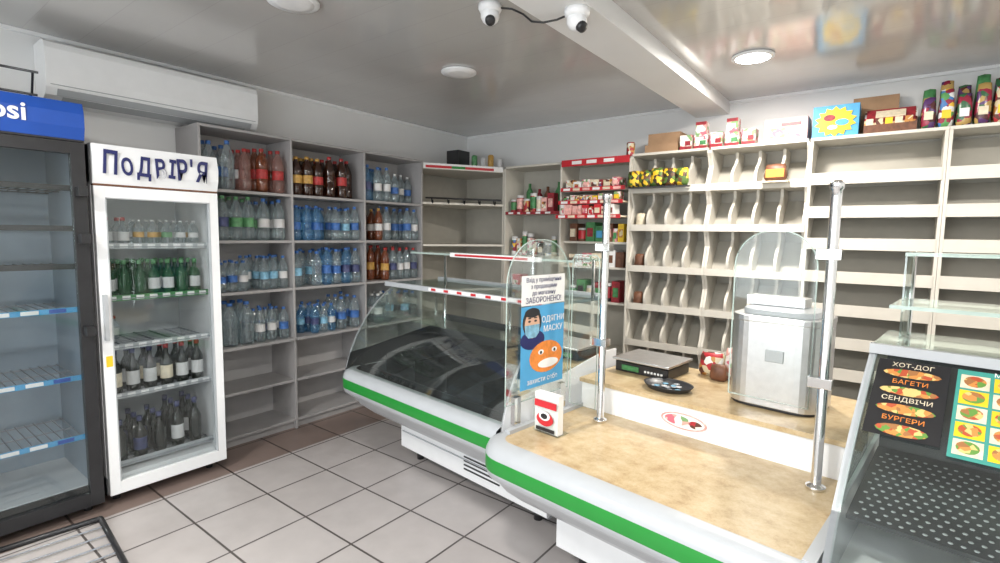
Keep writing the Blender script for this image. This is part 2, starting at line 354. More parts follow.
for i,(x,y,h,c) in enumerate(((.52,4.12,.15,LB_G),(.58,4.19,.13,LB_W),(.64,4.24,.16,LB_Y),(.71,4.30,.12,LB_W))): k.lathe([(.03,0),(.03,h),(.02,h+.01)],(x,y,2.201),c,12)
k.build('small_jars')

# back wall grocery units
k=MB(); FY=4.25
for x in (.82,1.48,2.165): k.box((x-.009,FY,0),(x+.009,4.595,2.24),BEIGE)
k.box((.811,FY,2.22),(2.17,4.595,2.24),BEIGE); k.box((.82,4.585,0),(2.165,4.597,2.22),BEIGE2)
for z in (.1,.5,.95,1.35,1.78): k.box((.829,FY+.01,z-.02),(1.471,4.585,z),BEIGE)
for z in (.1,.5,.95,1.27,1.50,1.74,1.98): k.box((1.489,FY+.06,z-.02),(2.156,4.585,z),BEIGE)
k.build('grocery_shelf_unit',bevel=.002)
def strip(x0,x1,y,z,m=RED,dots=True,h=.035,name='price_strip'):
    k=MB(); k.box((x0,y-.006,z-h/2),(x1,y,z+h/2),m)
    if dots:
        x=x0+.04
        while x<x1-.06:
            k.box((x,y-.008,z-h*.3),(x+random.uniform(.03,.06),y-.006,z+h*.3),PAPER); x+=.11
    return k.build(name)
strip(.83,1.47,FY+.008,1.77,DKRED,True,.03)
k=MB()
k.box((1.49,FY-.012,2.19),(2.16,FY-.002,2.25),RED)
for x in (1.60,1.75,1.92): k.box((x,FY-.014,2.206),(x+.10,FY-.012,2.236),PAPER)
for z,y in ((1.98,4.22),(1.86,4.18),(1.73,4.14)):
    k.box((1.50,y,z-.012),(2.14,4.30,z),CREAM); k.box((1.50,y-.006,z-.022),(2.14,y,z+.012),RED)
    for i in range(6): k.box((1.53+i*.1,y-.008,z-.016),(1.60+i*.1,y-.006,z+.006),[PAPER,CREAM,SKIN][i%3])
k.build('candy_rack')
def goods(name,x0,x1,y0,y1,z,hmin,hmax,wmin,wmax,pal,round_p=0):
    k=MB(); x=x0
    while x<x1-wmin:
        w=min(random.uniform(wmin,wmax),x1-x); h=random.uniform(hmin,hmax); m=random.choice(pal); m2=random.choice(pal)
        if random.random()<round_p:
            r=w/2*.95; k.lathe([(r*.95,0),(r,.004),(r,h*.2),(r,h*.8),(r*.97,h*.85),(r*.97,h)],(x+w/2,(y0+r),z),[m,m,m2,m,LB_W],14)
        else:
            k.box((x+.003,y0+random.uniform(0,.02),z),(x+w-.003,y1,z+h),m)
            k.box((x+w*.2,y0-.001,z+h*.25),(x+w*.8,y0+.021,z+h*.7),m2)
        x+=w
    return k.build(name)
PAL=[RED,YEL,DKRED,GRN2,CREAM,PAPER,LBLUE,SKIN,BRN,MP1,MP2,MP3,MP1,MP3]
goods('canned_goods',.86,1.44,4.28,4.36,1.78,.12,.2,.065,.09,[DKRED,CREAM,BLACK,GRN2,PAPER,SKIN,MP1],.8)
k=MB()
for x,h,c in ((.98,.3,GRN2),(1.10,.24,DKRED),(1.20,.26,BRN),(1.33,.3,GRN2),(1.41,.26,CREAM)): k.lathe([(.035,0),(.036,.1),(.036,h*.7),(.015,h*.85),(.015,h)],(x,4.47,1.781),c,12)
k.build('sauce_bottles')
goods('canned_goods',.86,1.44,4.30,4.45,1.35,.12,.24,.055,.09,[DKRED,CREAM,BLACK,GRN2,PAPER,MP1,MP2,MP3],.5)
goods('candy_boxes',1.53,2.10,4.24,4.40,1.98,.06,.15,.04,.09,PAL)
goods('candy_boxes',1.53,2.10,4.20,4.30,1.86,.05,.085,.04,.08,[PAPER,SKIN,MP3,YEL,MP1,MP2])
goods('candy_boxes',1.53,2.10,4.16,4.30,1.73,.08,.11,.04,.08,[CREAM,SKIN,PAPER,RED,MP3,MP1])
goods('snack_packs',1.53,2.10,4.33,4.50,1.50,.12,.19,.05,.1,PAL,.2)
goods('snack_packs',1.53,2.10,4.33,4.50,1.27,.10,.16,.07,.13,[PAPER,CREAM,BRN,SKIN,MP3],.2)
goods('snack_packs',.86,1.40,4.33,4.50,.95,.12,.2,.08,.13,PAL,.2)
goods('canned_goods',1.53,2.1,4.33,4.50,.95,.12,.2,.08,.1,[DKRED,CREAM,BLACK,GRN2],.6)
# bread bins with curved dividers
def bins(name,x0,x1,levels,nd):
    k=MB()
    for x in (x0,x1):
        pts=[(4.595,0),(FY,0),(FY,levels[0])]
        for a,b in zip(levels[:-1],levels[1:]):
            h=b-a; pts+=[(FY,a+.05),(FY+.03,a+.35*h),(FY+.06,a+.6*h),(FY+.03,b-.06),(FY,b-.02)]
        pts+=[(FY,levels[-1]),(4.595,levels[-1])]
        k.prism(pts,0,x-.009,x+.009,BEIGE)
    a0,b0=x0+.009,x1-.009
    k.box((a0,4.588,0),(b0,4.597,levels[-1]),BEIGE2)
    for a,b in zip(levels[:-1],levels[1:]):
        h=b-a
        k.box((a0,FY+.005,a-.02),(b0,4.588,a),BEIGE)
        k.box((a0,FY-.005,a-.02),(b0,FY+.008,a+.035),BEIGE)
        k.prism([(FY+.12,a),(FY+.13,a),(4.575,b-.10),(4.565,b-.10)],0,a0,b0,BEIGE2)
        for i in range(1,nd+1):
            x=x0+(x1-x0)*i/(nd+1); s=h/.33
            cv=smoothpts([(FY+.01,a),(FY-.012,a+.06*s),(FY-.008,a+.11*s),(FY+.03,a+.16*s),(FY+.085,a+.20*s),(FY+.12,a+.25*s),(FY+.11,b-.02)],4)
            k.prism(cv+[(4.575,b-.02),(4.575,a)],0,x-.010,x+.010,BEIGE)
    k.box((a0-.009,FY-.005,levels[-1]),(b0+.009,4.595,levels[-1]+.02),BEIGE)
    return k.build(name)
LC=[.30,.62,.94,1.27,1.62,1.94,2.235]
bins('bread_bin_rack',2.185,2.81,LC,3); bins('bread_bin_rack',2.83,3.49,LC,3)
def slats(name,x0,x1,levels):
    k=MB()
    for x in (x0,x1): k.box((x-.009,FY,0),(x+.009,4.595,levels[-1]),BEIGE)
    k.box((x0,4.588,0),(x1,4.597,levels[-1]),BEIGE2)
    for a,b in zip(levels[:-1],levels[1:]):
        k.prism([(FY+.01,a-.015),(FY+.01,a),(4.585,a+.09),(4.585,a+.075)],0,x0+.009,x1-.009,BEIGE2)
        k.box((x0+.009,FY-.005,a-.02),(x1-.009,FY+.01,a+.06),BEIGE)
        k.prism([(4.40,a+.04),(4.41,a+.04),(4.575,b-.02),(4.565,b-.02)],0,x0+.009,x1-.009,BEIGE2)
    k.box((x0-.009,FY-.005,levels[-1]),(x1+.009,4.595,levels[-1]+.02),BEIGE)
    return k.build(name)
LE=[.36,.59,.81,1.04,1.27,1.50,1.72,1.95,2.235]
slats('bread_shelf_rack',3.51,4.23,LE); slats('bread_shelf_rack',4.25,4.97,LE)
def bag(k,x,y,z,w,d,h,m):
    nz=6; vs=[];fs=[]
    for j in range(nz+1):
        t=j/nz; 
        for i in range(12):
            a=2*math.pi*i/12; e=1-.55*abs(2*t-1)**3; ww=w/2*(.92+.08*math.sin(7*t+i))*(e**.3); dd=d/2*e*(.9+.1*math.cos(5*a+3*t))
            vs.append((x+ww*math.copysign(abs(math.cos(a))**.6,math.cos(a)),y+dd*math.sin(a),z+h*t+.004*math.sin(i*2.3)*t))
    for j in range(nz):
        for i in range(12):
            l=(i+1)%12; fs.append((j*12+i,j*12+l,(j+1)*12+l,(j+1)*12+i))
    fs.append(tuple(reversed(range(12)))); fs.append(tuple(nz*12+i for i in range(12)))
    k.add(vs,fs,m,True)
SUN=multi('sunflower_print',[(.75,.47,.02),(.03,.02,.01),(.12,.05,.02),(.08,.15,.03),(.8,.55,.05)],36)
k=MB(); 
for x in (2.23,2.33,2.43,2.53,2.63): bag(k,x,4.19,1.965,.12,.07,.13+.02*random.random(),SUN)
k.box((2.19,4.15,1.955),(2.69,4.23,1.965),BLACK)
k.build('sunflower_seed_packs')
k=MB(); bag(k,3.30,4.205,1.965,.16,.06,.12,BRN); k.box((3.24,4.168,1.99),(3.36,4.178,2.05),ORANGE); k.box((3.21,4.16,1.955),(3.39,4.243,1.965),CREAM); k.build('cookie_pack')
for x,z,m in ((2.26,1.27,BRN),(2.26,1.62,CREAM),(2.26,.94,BRN)):
    k=MB(); bag(k,x,4.30,z,.09,.07,.13,m); k.build('bread_loaf_bag')

# ---------------------------------------------------------------- goods on top
TZ=2.256
def carton(name,x0,x1,y0,y1,z,h,m,deco=None):
    k=MB(); k.box((x0,y0,z),(x1,y1,z+h),m); k.box((x0+.0,(y0+y1)/2-.004,z+h),(x1,(y0+y1)/2+.004,z+h+.002),CREAM)
    if deco:
        for i,(u0,u1,v0,v1,mm) in enumerate(deco):
            k.box((x0+(x1-x0)*u0,y0-.0012*(i+1),z+h*v0),(x0+(x1-x0)*u1,y0,z+h*v1),mm)
    return k.build(name)
k=MB(); k.lathe([(.035,0),(.036,.02),(.036,.12),(.03,.13)],(2.13,4.33,TZ-.016),[DKRED,MP1,DKRED],14); k.build('sauce_jar')
carton('cardboard_box',2.27,2.55,4.30,4.52,TZ,.07,CARD); carton('cardboard_box',2.29,2.56,4.32,4.52,TZ+.073,.09,CARD)
x=2.57
for i,(w,h) in enumerate(((.10,.12),(.11,.11),(.10,.12),(.11,.11),(.10,.12))):
    carton('tea_box',x,x+w-.006,4.29,4.40,TZ,h,MP3,[(0,1,.0,.25,DKRED),(.1,.7,.45,.85,PAPER),(.45,.9,.3,.6,GRN2 if i%2 else DKRED)])
    if i in (1,3): carton('tea_box',x+.01,x+w-.02,4.29,4.38,TZ+h+.003,.10,MP3,[(0,1,.75,1,DKRED),(.2,.8,.3,.6,PAPER)])
    x+=w+.012
carton('pastry_box',3.19,3.47,4.30,4.50,TZ,.17,SKIN,[(.06,.94,.10,.90,CREAM),(.14,.5,.2,.6,MP3),(.4,.86,.66,.80,RED),(.55,.85,.18,.52,MP3)])
b=carton('snack_display_box',3.50,3.77,4.30,4.48,TZ,.22,LBLUE,None)
k=MB(); n=14; pts=[]
for i in range(2*n):
    a=math.pi*i/n; r=.108 if i%2 else .085; pts.append((3.635+r*math.cos(a)*1.15,TZ+.108+r*math.sin(a)*.95))
k.prism(pts,1,4.293,4.2985,YEL)
for cx,cz,rx,rz,mm in ((3.60,.135,.035,.022,DKRED),(3.675,.10,.04,.022,LBLUE),(3.62,.07,.03,.015,PAPER)): k.prism([(cx+rx*math.cos(t*.5236),TZ+cz+rz*math.sin(t*.5236)) for t in range(12)],1,4.290,4.293,mm)
o=k.build('sun_print',parent=b)
k=MB(); k.prism([(4.30,TZ),(4.30,TZ+.07),(4.40,TZ+.17),(4.49,TZ+.17),(4.49,TZ)],0,3.80,4.08,MP1); k.box((3.80,4.295,TZ),(4.08,4.30,TZ+.06),BRN); k.prism([(4.298,TZ+.075),(4.398,TZ+.175),(4.402,TZ+.175),(4.302,TZ+.075)],0,3.81,4.07,DKRED)
for i in range(5): k.box((3.81+i*.052,4.297,TZ+.055),(3.85+i*.052,4.34,TZ+.10),[CREAM,MP1,YEL][i%3])
k.prism([(4.325,TZ+.108),(4.375,TZ+.158),(4.377,TZ+.162),(4.323,TZ+.112)],0,3.86,4.02,CREAM)
k.build('chocolate_display_box')
carton('cardboard_box',3.72,3.98,4.50,4.585,TZ,.29,CARD)
for i,(x,h,m) in enumerate(((4.135,.20,MP4),(4.22,.24,MP2),(4.305,.20,MP4),(4.39,.25,MP4),(4.475,.22,MP1),(4.56,.25,MP4),(4.645,.2,MP2),(4.73,.24,MP4),(4.82,.22,MP4))):
    k=MB(); bag(k,x,4.33,TZ,.08,.06,h,m); k.box((x-.022,4.294,TZ+.06),(x+.022,4.302,TZ+.11),[CREAM,YEL,PAPER][i%3])
    bag(k,x,4.42,TZ,.08,.07,h+.07,MP4 if i%3 else GRN2)
    k.build('coffee_bag')

# ---------------------------------------------------------------- white drinks fridge
FX0,FX1,fy0,fy1=.04,.62,.875,1.505
def bottlerack(k,x1,y0,y1,z,specs,nx=3):
    y=y0; L=y1-y0
    for kind,b,lb,cp,h,r,fr in specs:
        n=max(1,int(L*fr/(2*r*1.1))); st=L*fr/n
        for i in range(n):
            for j in range(nx): bottle(k,x1-.05-j*.095,y+st*(i+.5),z,kind,b,lb,cp,h,r)
        y+=L*fr
k=MB(); t=.035
k.box((FX0,fy0,.06),(FX0+t,fy1,2.0),WHITE); k.box((FX0,fy0,.06),(FX1-.03,fy0+t,2.0),WHITE); k.box((FX0,fy1-t,.06),(FX1-.03,fy1,2.0),WHITE)
k.box((FX0,fy0,1.80),(FX1-.03,fy1,2.0),WHITE); k.box((FX0,fy0,.06),(FX1-.03,fy1,.16),WHITE)
for a in (fy0+.04,fy1-.08):
    for xx in (.1,.52): k.lathe([(.02,0),(.02,.06)],(xx,a+.02,0),BLACK,10)
k.box((FX0+t,fy0+t,.16),(FX0+t+.005,fy1-t,1.8),LINER)
for z in (.20,.60,.885,1.165,1.46):
    for i in range(7): k.box((FX0+.06,fy0+t+.01+i*.088,z-.006),(FX1-.08,fy0+t+.016+i*.088,z),WIRE)
    for i in range(9): k.box((FX0+.06+i*.055,fy0+t,z-.010),(FX0+.064+i*.055,fy1-t,z-.005),WIRE)
    k.box((FX1-.085,fy0+t,z-.02),(FX1-.08,fy1-t,z+.014),GRN2 if 1.1<z<1.3 else LGREY)
    if z>.5:
        for i in range(8): k.box((FX1-.08,fy0+t+.03+i*.068,z-.014),(FX1-.078,fy0+t+.07+i*.068,z+.008),PAPER)
k.prism([(FX1-.035,1.79),(FX1+.015,1.79),(FX1+.035,1.85),(FX1+.04,1.92),(FX1+.02,2.0),(FX1-.035,2.005)],1,fy0,fy1,WHITE)
k.box((FX1-.02,fy0+.002,1.782),(FX1+.018,fy1-.002,1.792),BRN)
dx0,dx1=FX1-.025,FX1+.02
k.box((dx0,fy0+.002,.07),(dx1,fy0+.05,1.78),WHITE); k.box((dx0,fy1-.05,.07),(dx1,fy1-.002,1.78),WHITE)
k.box((dx0,fy0+.05,1.72),(dx1,fy1-.05,1.78),WHITE); k.box((dx0,fy0+.05,.07),(dx1,fy1-.05,.14),WHITE)
k.box((dx0+.015,fy0+.05,.14),(dx0+.022,fy1-.05,1.72),'door_glass')
for s0 in (fy0+.05,fy1-.056): k.box((dx0+.01,s0,.14),(dx1+.001,s0+.006,1.72),LGREY)
k.box((dx0+.01,fy0+.05,1.714),(dx1+.001,fy1-.05,1.72),LGREY)
k.box((dx1,fy0+.012,.95),(dx1+.03,fy0+.030,1.20),LGREY)
k.box((dx1,fy0+.015,.80),(dx1+.002,fy0+.045,.86),YEL)
fr=k.build('glass_door_fridge',bevel=.004)
for ch,yy,zz,sz,rt in (('П',.055,.005,.165,-.06),('О',.132,-.008,.12,.1),('Д',.212,-.002,.14,-.05),('В',.293,-.005,.145,.06),('І',.352,0,.14,-.08),('Р',.405,.0,.16,.05),("'",.455,.012,.15,0),('Я',.515,-.002,.165,-.08)):
    text(ch,sz,NAVY,(FX1+.043,fy0+.02+yy,1.892+zz),(0,math.cos(rt),math.sin(rt)),(0,-math.sin(rt),math.cos(rt)),fr,ext=.003,bold=.0035,xs=.62)
k=MB(); a0,a1=fy0+.05,fy1-.05
bottlerack(k,.53,a0,a1,1.46,[(G,CLR,[LB_W,LB_R],LB_R,.16,.03,.3),(P,CLR,[LB_G,LB_Y,LB_W],LB_W,.15,.03,.7)],2)
bottlerack(k,.53,a0,a1,1.165,[(G,GGL,[LB_W,GGL],LB_G,.21,.032,1)])
bottlerack(k,.53,a0,a1,.60,[(G,DGL,[LB_W,CREAM],LB_D,.26,.035,.5),(G,DGL,[CREAM,LB_W,DGL],LB_R,.26,.035,.5)],2)
bottlerack(k,.53,a0,a1-.02,.20,[(G,DGL,[LB_D,DGL],LB_D,.24,.036,.6),(G,DGL,[LB_W,DGL,DGL],LB_D,.28,.036,.4)],3)
bottlerack(k,.30,a0,a1-.02,.885,[(G,CLR,LB_W,LB_R,.14,.03,.3)],1)
k.build('fridge_bottles')

# ---------------------------------------------------------------- black drinks fridge
py0,py1=.18,.845; X1=.66
k=MB()
k.box((.04,py0,.05),(.07,py1,2.18),BLACK); k.box((.04,py0,.05),(X1-.05,py0+.035,2.18),BLACK); k.box((.04,py1-.035,.05),(X1-.05,py1,2.18),BLACK)
k.box((.04,py0,2.0),(X1-.05,py1,2.18),BLACK); k.box((.04,py0,.05),(X1-.05,py1,.16),BLACK)
k.box((.07,py0+.035,.16),(.078,py1-.035,2.0),LINER2); k.box((.078,py0+.035,.16),(X1-.06,py0+.04,2.0),LINER2); k.box((.078,py1-.04,.16),(X1-.06,py1-.035,2.0),LINER2); k.box((.078,py0+.035,.155),(X1-.06,py1-.035,.165),LINER)
for a in (py0+.05,py1-.05):
    for xx in (.1,.55): k.lathe([(.02,0),(.02,.05)],(xx,a,0),BLACK,10)
for j,z in enumerate((.42,.75,1.12,1.35,1.55,1.76)):
    mm=WIRE if j<3 else BLACK
    for i in range(15): k.box((.09,py0+.05+i*.040,z-.005),(X1-.10,py0+.054+i*.040,z),mm)
    for xx in (.10,.32,X1-.11): k.box((xx,py0+.04,z-.012),(xx+.006,py1-.04,z-.005),mm)
    k.box((X1-.10,py0+.04,z-.012),(X1-.094,py1-.04,z+.016),LBLUE if j<3 else BLACK)
    if j<3:
        for i in range(5): k.box((X1-.094,py0+.06+i*.11,z-.008),(X1-.092,py0+.13+i*.11,z+.012),[PAPER,BLUE,PAPER][i%3])
k.prism([(X1-.05,2.0),(X1,2.0),(X1+.02,2.06),(X1+.02,2.13),(X1,2.185),(X1-.05,2.19)],1,py0,py1,BLUE)
k.box((X1-.04,py0+.002,1.992),(X1+.003,py1-.002,2.002),BLACK)
k.box((X1-.045,py0,.06),(X1,py0+.05,1.99),BLACK); k.box((X1-.045,py1-.06,.06),(X1,py1-.001,1.99),BLACK)
k.box((X1-.045,py0+.05,1.93),(X1,py1-.06,1.99),BLACK); k.box((X1-.045,py0+.05,.06),(X1,py1-.06,.13),BLACK)
k.box((X1-.025,py0+.05,.13),(X1-.02,py1-.06,1.93),'door_glass')
for z in (1.50,1.74,1.02): k.box((X1,py1-.05,z-.025),(X1+.06,py1-.01,z+.025),BLACK)
pf=k.build('tall_display_fridge',bevel=.004)
text("pepsi",.12,PAPER,(X1+.024,py0+.32,2.10),(0,1,0),(0,0,1),pf,ext=.002,bold=.002)
k=MB()
for y in (.30,.42,.54,.66): k.tube([(.30,y,2.195),(.62,y,2.20),(.66,y,2.30)],.005,BLACK)
for p in ((.30,2.195),(.46,2.2),(.62,2.20),(.66,2.30)): k.tube([(p[0],.28,p[1]),(p[0],.68,p[1])],.006,BLACK)
k.build('wire_rack')
k=MB()
c=[(.74,.80),(1.36,.74),(1.30,.12),(.68,.18)]
for i in range(4):
    a,b=c[i],c[(i+1)%4]; k.tube([(a[0],a[1],.014),(b[0],b[1],.014)],.014,BLACK,6)
for i in range(1,6):
    t=i/6; k.tube([(c[0][0]*(1-t)+c[1][0]*t,c[0][1]*(1-t)+c[1][1]*t,.014),(c[3][0]*(1-t)+c[2][0]*t,c[3][1]*(1-t)+c[2][1]*t,.014)],.004,WIRE,6)
k.build('metal_shelf_frame')

# ---------------------------------------------------------------- counters
MC=Matrix.Translation((2.69,1.66,0))@Matrix.Rotation(math.radians(-7),4,'Z')
bprof=[(-.03,.685),(.01,.685),(.04,.67),(.052,.645),(.052,.64),(.054,.635),(.054,.575),(.052,.57),(.045,.545),(.02,.525),(-.05,.50)]
bm=[LGREY,LGREY,LGREY,LGREY,LGREY,GREEN,LGREY,LGREY,LGREY,LGREY]
def path(u0,u1,v0,vend,r=.10,n=8):
    p=[(u1,v0,0,-1),(u0+r,v0,0,-1)]
    for i in range(1,n+1):
        a=math.pi/2*i/n; nx,ny=-math.sin(a),-math.cos(a); p.append((u0+r+nx*r,v0+r+ny*r,nx,ny))
    p.append((u0,vend,-1,0)); return p
def under(k,u0,u1,v0,ztop):
    k.prism([(v0+.02,ztop),(v0+.02,.51),(v0+.10,.42),(v0+.2,.34),(v0+.36,.28),(v0+1.0,.28),(v0+1.0,ztop)],0,u0+.02,u1,LGREY)
    k.box((u0+.10,v0+.36,.09),(u1-.02,v0+.98,.30),WHITE)
    k.box((u0+.12,v0+.40,.06),(u1-.04,v0+.95,.09),LGREY)
    for u in (u0+.2,u1-.15):
        for v in (v0+.45,v0+.9): k.lathe([(.025,0),(.025,.06)],(u,v,0),BLACK,10)
# counter 1 : curved glass refrigerated display
u0,u1,v0=-1.47,-.06,.15
k=MB(); under(k,u0,u1,v0,.62)
for j in range(5): k.box((u0+.75,v0+.355,.14+j*.025),(u0+1.05,v0+.361,.148+j*.025),BLACK)
k.box((u0+.12,v0+.352,.20),(u1-.05,v0+.36,.205),LGREY)
k.sweep(path(u0,u1,v0,v0+.9),bprof,bm)
k.prism([(v0+.03,.62),(v0+.03,.66),(v0+.1,.655),(v0+.75,.80),(v0+.78,.80),(v0+.78,.62)],0,u0+.03,u1-.01,DARKIN)
for i in range(1,5): k.box((u0+.03+i*.285,v0+.1,.66),(u0+.036+i*.285,v0+.74,.815),BLACK)
k.box((u0+.03,v0+.09,.655),(u1-.01,v0+.098,.70),BLACK)
k.prism([(v0+.74,.66),(v0+.80,.66),(v0+.80,.96),(v0+.78,.96)],0,u0+.03,u1-.01,DARKIN)
gp=[(v0+.0,.685),(v0+.03,.78),(v0+.08,.89),(v0+.15,1.00),(v0+.23,1.09),(v0+.30,1.15),(v0+.37,1.20)]
k.surf(gp,u0+.01,u1-.01,'display_glass')
k.box((u0-.04,v0+.33,1.20),(u1,v0+.80,1.215),'display_glass'); k.box((u0-.04,v0+.325,1.192),(u1,v0+.345,1.222),LGREY); k.box((u0-.04,v0+.79,1.19),(u1,v0+.82,1.23),LGREY)
k.box((u0+.45,v0+.320,1.199),(u1,v0+.326,1.219),PAPER)
for i in range(8): k.box((u0+.48+i*.12,v0+.317,1.202),(u0+.52+i*.12,v0+.321,1.216),RED)
for u in (u0,u1-.012):
    cheek=[(v0+.0,.60)]+[(p[0],p[1]) for p in gp[:2]]+[(v0+.20,.80),(v0+.80,.90),(v0+.95,.90),(v0+.95,.60)]
    k.prism(cheek,0,u,u+.012,DARKIN if u==u0 else WHITE)
    k.prism([gp[1],gp[2],gp[3],gp[4],gp[5],gp[6],(v0+.80,1.20),(v0+.80,.90),(v0+.20,.80)],0,u+.003,u+.009,'display_glass')
    k.sheet(gp,0,u,u+.010,-.006,LGREY)
k.box((u0+.02,v0+.50,.93),(u1-.02,v0+.78,.938),'display_glass')
for u in (u0+.06,u0+.72,u1-.06): k.tube([(u,v0+.78,.62),(u,v0+.78,1.42)],.01,CHROME)
k.box((u0+.02,v0+.50,1.415),(u1-.0,v0+.84,1.423),'display_glass'); k.box((u0+.02,v0+.497,1.413),(u1,v0+.50,1.425),EDGE)
k.box((u0+.45,v0+.492,1.405),(u1-.2,v0+.497,1.432),PAPER); k.box((u0+.5,v0+.490,1.412),(u1-.3,v0+.492,1.424),RED)
k.build('refrigerated_display_counter',mw=MC)
# counter 2 : checkout counter with recessed stone top
u0,u1,v0=0,1.205,0
k=MB(); under(k,u0,u1,v0,.66)
k.sweep(path(u0,u1+.01,v0,v0+.95),bprof,bm)
k.box((u0+.02,v0+.03,.66),(u1,v0+.66,.682),STONE)
k.box((u0+.005,v0+.10,.66),(u0+.03,v0+.98,.70),LGREY); k.box((u1-.02,v0+.0,.55),(u1+.012,v0+1.15,.705),LGREY)
k.box((u0+.02,v0+.65,.28),(u1,v0+1.22,.812),WHITE)
k.box((u0+.01,v0+.64,.812),(u1+.005,v0+1.25,.832),STONE)
k.box((u0+.02,v0+.95,.02),(u1,v0+1.2,.30),WHITE)
k.build('checkout_counter',mw=MC)
k=MB()
el=lambda cx,cz,rx,rz,n=20:[(cx+rx*math.cos(2*math.pi*i/n),cz+rz*math.sin(2*math.pi*i/n)) for i in range(n)]
k.prism(el(.56,.745,.105,.036),1,.646,.649,SKIN); k.prism(el(.56,.745,.095,.030),1,.6445,.646,PAPER); k.prism(el(.535,.747,.060,.022),1,.643,.6445,MP3); k.prism(el(.615,.742,.03,.016),1,.643,.6445,MP1)
k.build('round_sticker',mw=MC)
def post(u,v):
    k=MB(); k.lathe([(.032,0),(.032,.012),(.017,.02),(.017,1.0),(.017,1.03),(.022,1.035),(.022,1.055),(.012,1.062)],(u,v,.683),CHROME,18)
    for z in (1.06,1.5): k.box((u-.045,v-.02,z-.018),(u+.03,v+.02,z+.018),CHROME); k.lathe([(.001,0),(.014,.002),(.014,.03),(.001,.032)],(u-.03,v,z-.015),CHROME,10)
    return k.build('chrome_post',mw=MC,bevel=.002)
post(.21,.53); post(1.10,.52)
def archpoly(a0,a1,z0,z1,r):
    n=10; p=[(a0,z0),(a1,z0)]
    for i in range(n+1):
        t=math.pi/2*i/n; p.append((a1-r+r*math.cos(t),z1-r+r*math.sin(t)))
    for i in range(n+1):
        t=math.pi/2*i/n; p.append((a0+r-r*math.sin(t),z1-r+r*math.cos(t)))
    return p
def archpane(k,ax,at,a0,a1,z0,z1,r,g='clear_glass'):
    k.prism(archpoly(a0,a1,z0,z1,r),ax,at-.003,at+.003,g)
    p=archpoly(a0,a1,z0,z1,r)+[(a0,z0)]
    q=[((at,a,z) if ax==0 else (a,at,z)) for a,z in p]; k.tube(q,.0030,EDGE,6)
k=MB()
archpane(k,0,.0,.10,.55,.80,1.53,.2)
for v in (.15,.48): k.box((-.012,v,.705),(.012,v+.04,.83),CHROME)
k.build('glass_screen',mw=MC)
k=MB(); archpane(k,1,.555,.012,.165,.72,1.46,.03); k.build('glass_screen',mw=MC)
k=MB(); archpane(k,1,.545,.78,1.055,.95,1.58,.13); k.build('glass_screen',mw=MC)
X=.0045
k=MB(); k.box((X,.19,1.235),(X+.001,.50,1.37),PAPER); k.box((X,.19,.85),(X+.001,.50,1.23),LBLUE)
k.prism(el(.27,1.075,.085,.045),0,X+.0009,X+.0012,NAVY)
k.prism(el(.265,1.155,.066,.068),0,X+.001,X+.0013,BLACK); k.prism(el(.265,1.145,.052,.062),0,X+.0013,X+.0018,FACE)
k.prism([(.214,1.145),(.316,1.145),(.312,1.105),(.29,1.085),(.24,1.085),(.218,1.105)],0,X+.0018,X+.0022,LB_C)
for cy in (.245,.287): k.prism(el(cy,1.162,.010,.005,10),0,X+.0018,X+.0022,BLACK); k.prism(el(cy,1.176,.013,.003,10),0,X+.0018,X+.0022,BLACK)
k.prism(el(.265,1.20,.052,.022),0,X+.0018,X+.0022,BLACK)
k.prism(el(.37,.985,.12,.075),0,X+.0012,X+.0018,ORANGE); k.prism(el(.385,.952,.075,.022),0,X+.0018,X+.0024,PAPER); k.prism(el(.33,1.01,.02,.012),0,X+.0018,X+.0024,PAPER); k.prism(el(.43,1.01,.02,.012),0,X+.0018,X+.0024,PAPER); k.prism(el(.33,1.008,.008,.008),0,X+.0024,X+.0028,BLACK); k.prism(el(.43,1.008,.008,.008),0,X+.0024,X+.0028,BLACK)
po=k.build('health_notice_poster',mw=MC)
for s,z,sz in (('Вхід у приміщення',1.348,.028),('з продавцями',1.318,.028),('до магазину',1.288,.028),('ЗАБОРОНЕНО!',1.255,.036)):
    text(s,sz,NAVY,(X+.002,.345,z),(0,1,0),(0,0,1),po,ext=.0003)
for s,z in (('ОДЯГНИ',1.16),('МАСКУ',1.115)): text(s,.040,PAPER,(X+.003,.415,z),(0,1,0),(0,0,1),po,ext=.0003)
text('захисти себе',.035,PAPER,(X+.003,.345,.88),(0,1,0),(0,0,1),po,ext=.0003)
k=MB(); k.box((.06,.22,.684),(.20,.30,.688),'clear_glass'); k.box((.06,.22,.684),(.20,.223,.84),'clear_glass'); k.box((.065,.226,.688),(.195,.262,.86),PAPER); k.box((.07,.217,.80),(.19,.2195,.83),RED)
k.prism(el(.13,.75,.045,.03),1,.214,.219,RED); k.prism(el(.13,.765,.03,.02),1,.211,.2145,PAPER); k.prism(el(.13,.765,.018,.012),1,.209,.2115,BLACK); k.box((.08,.216,.695),(.18,.2195,.71),BLACK)
k.build('leaflet_holder',mw=MC)
k=MB(); k.box((.06,.90,.834),(.36,1.14,.885),BLACK); k.box((.05,.88,.895),(.37,1.16,.908),STEEL); k.lathe([(.03,0),(.03,.012)],(.21,1.0,.884),BLACK,14); k.box((.10,.892,.845),(.20,.90,.872),GRN2)
for i in range(6): k.box((.23+i*.018,.894,.85),(.242+i*.018,.90,.862),PAPER)
k.build('weighing_scale',mw=MC,bevel=.004)
k=MB()
rr=.09; a0,a1,b0,b1=.67,1.03,.80,1.12; pl=[]
for cx,cy,s in ((a1-rr,b1-rr,0),(a0+rr,b1-rr,1),(a0+rr,b0+rr,2),(a1-rr,b0+rr,3)):
    for i in range(7):
        t=math.pi/2*(s+i/6); pl.append((cx+rr*math.cos(t),cy+rr*math.sin(t)))
k.prism(pl,2,.845,1.20,STEEL)
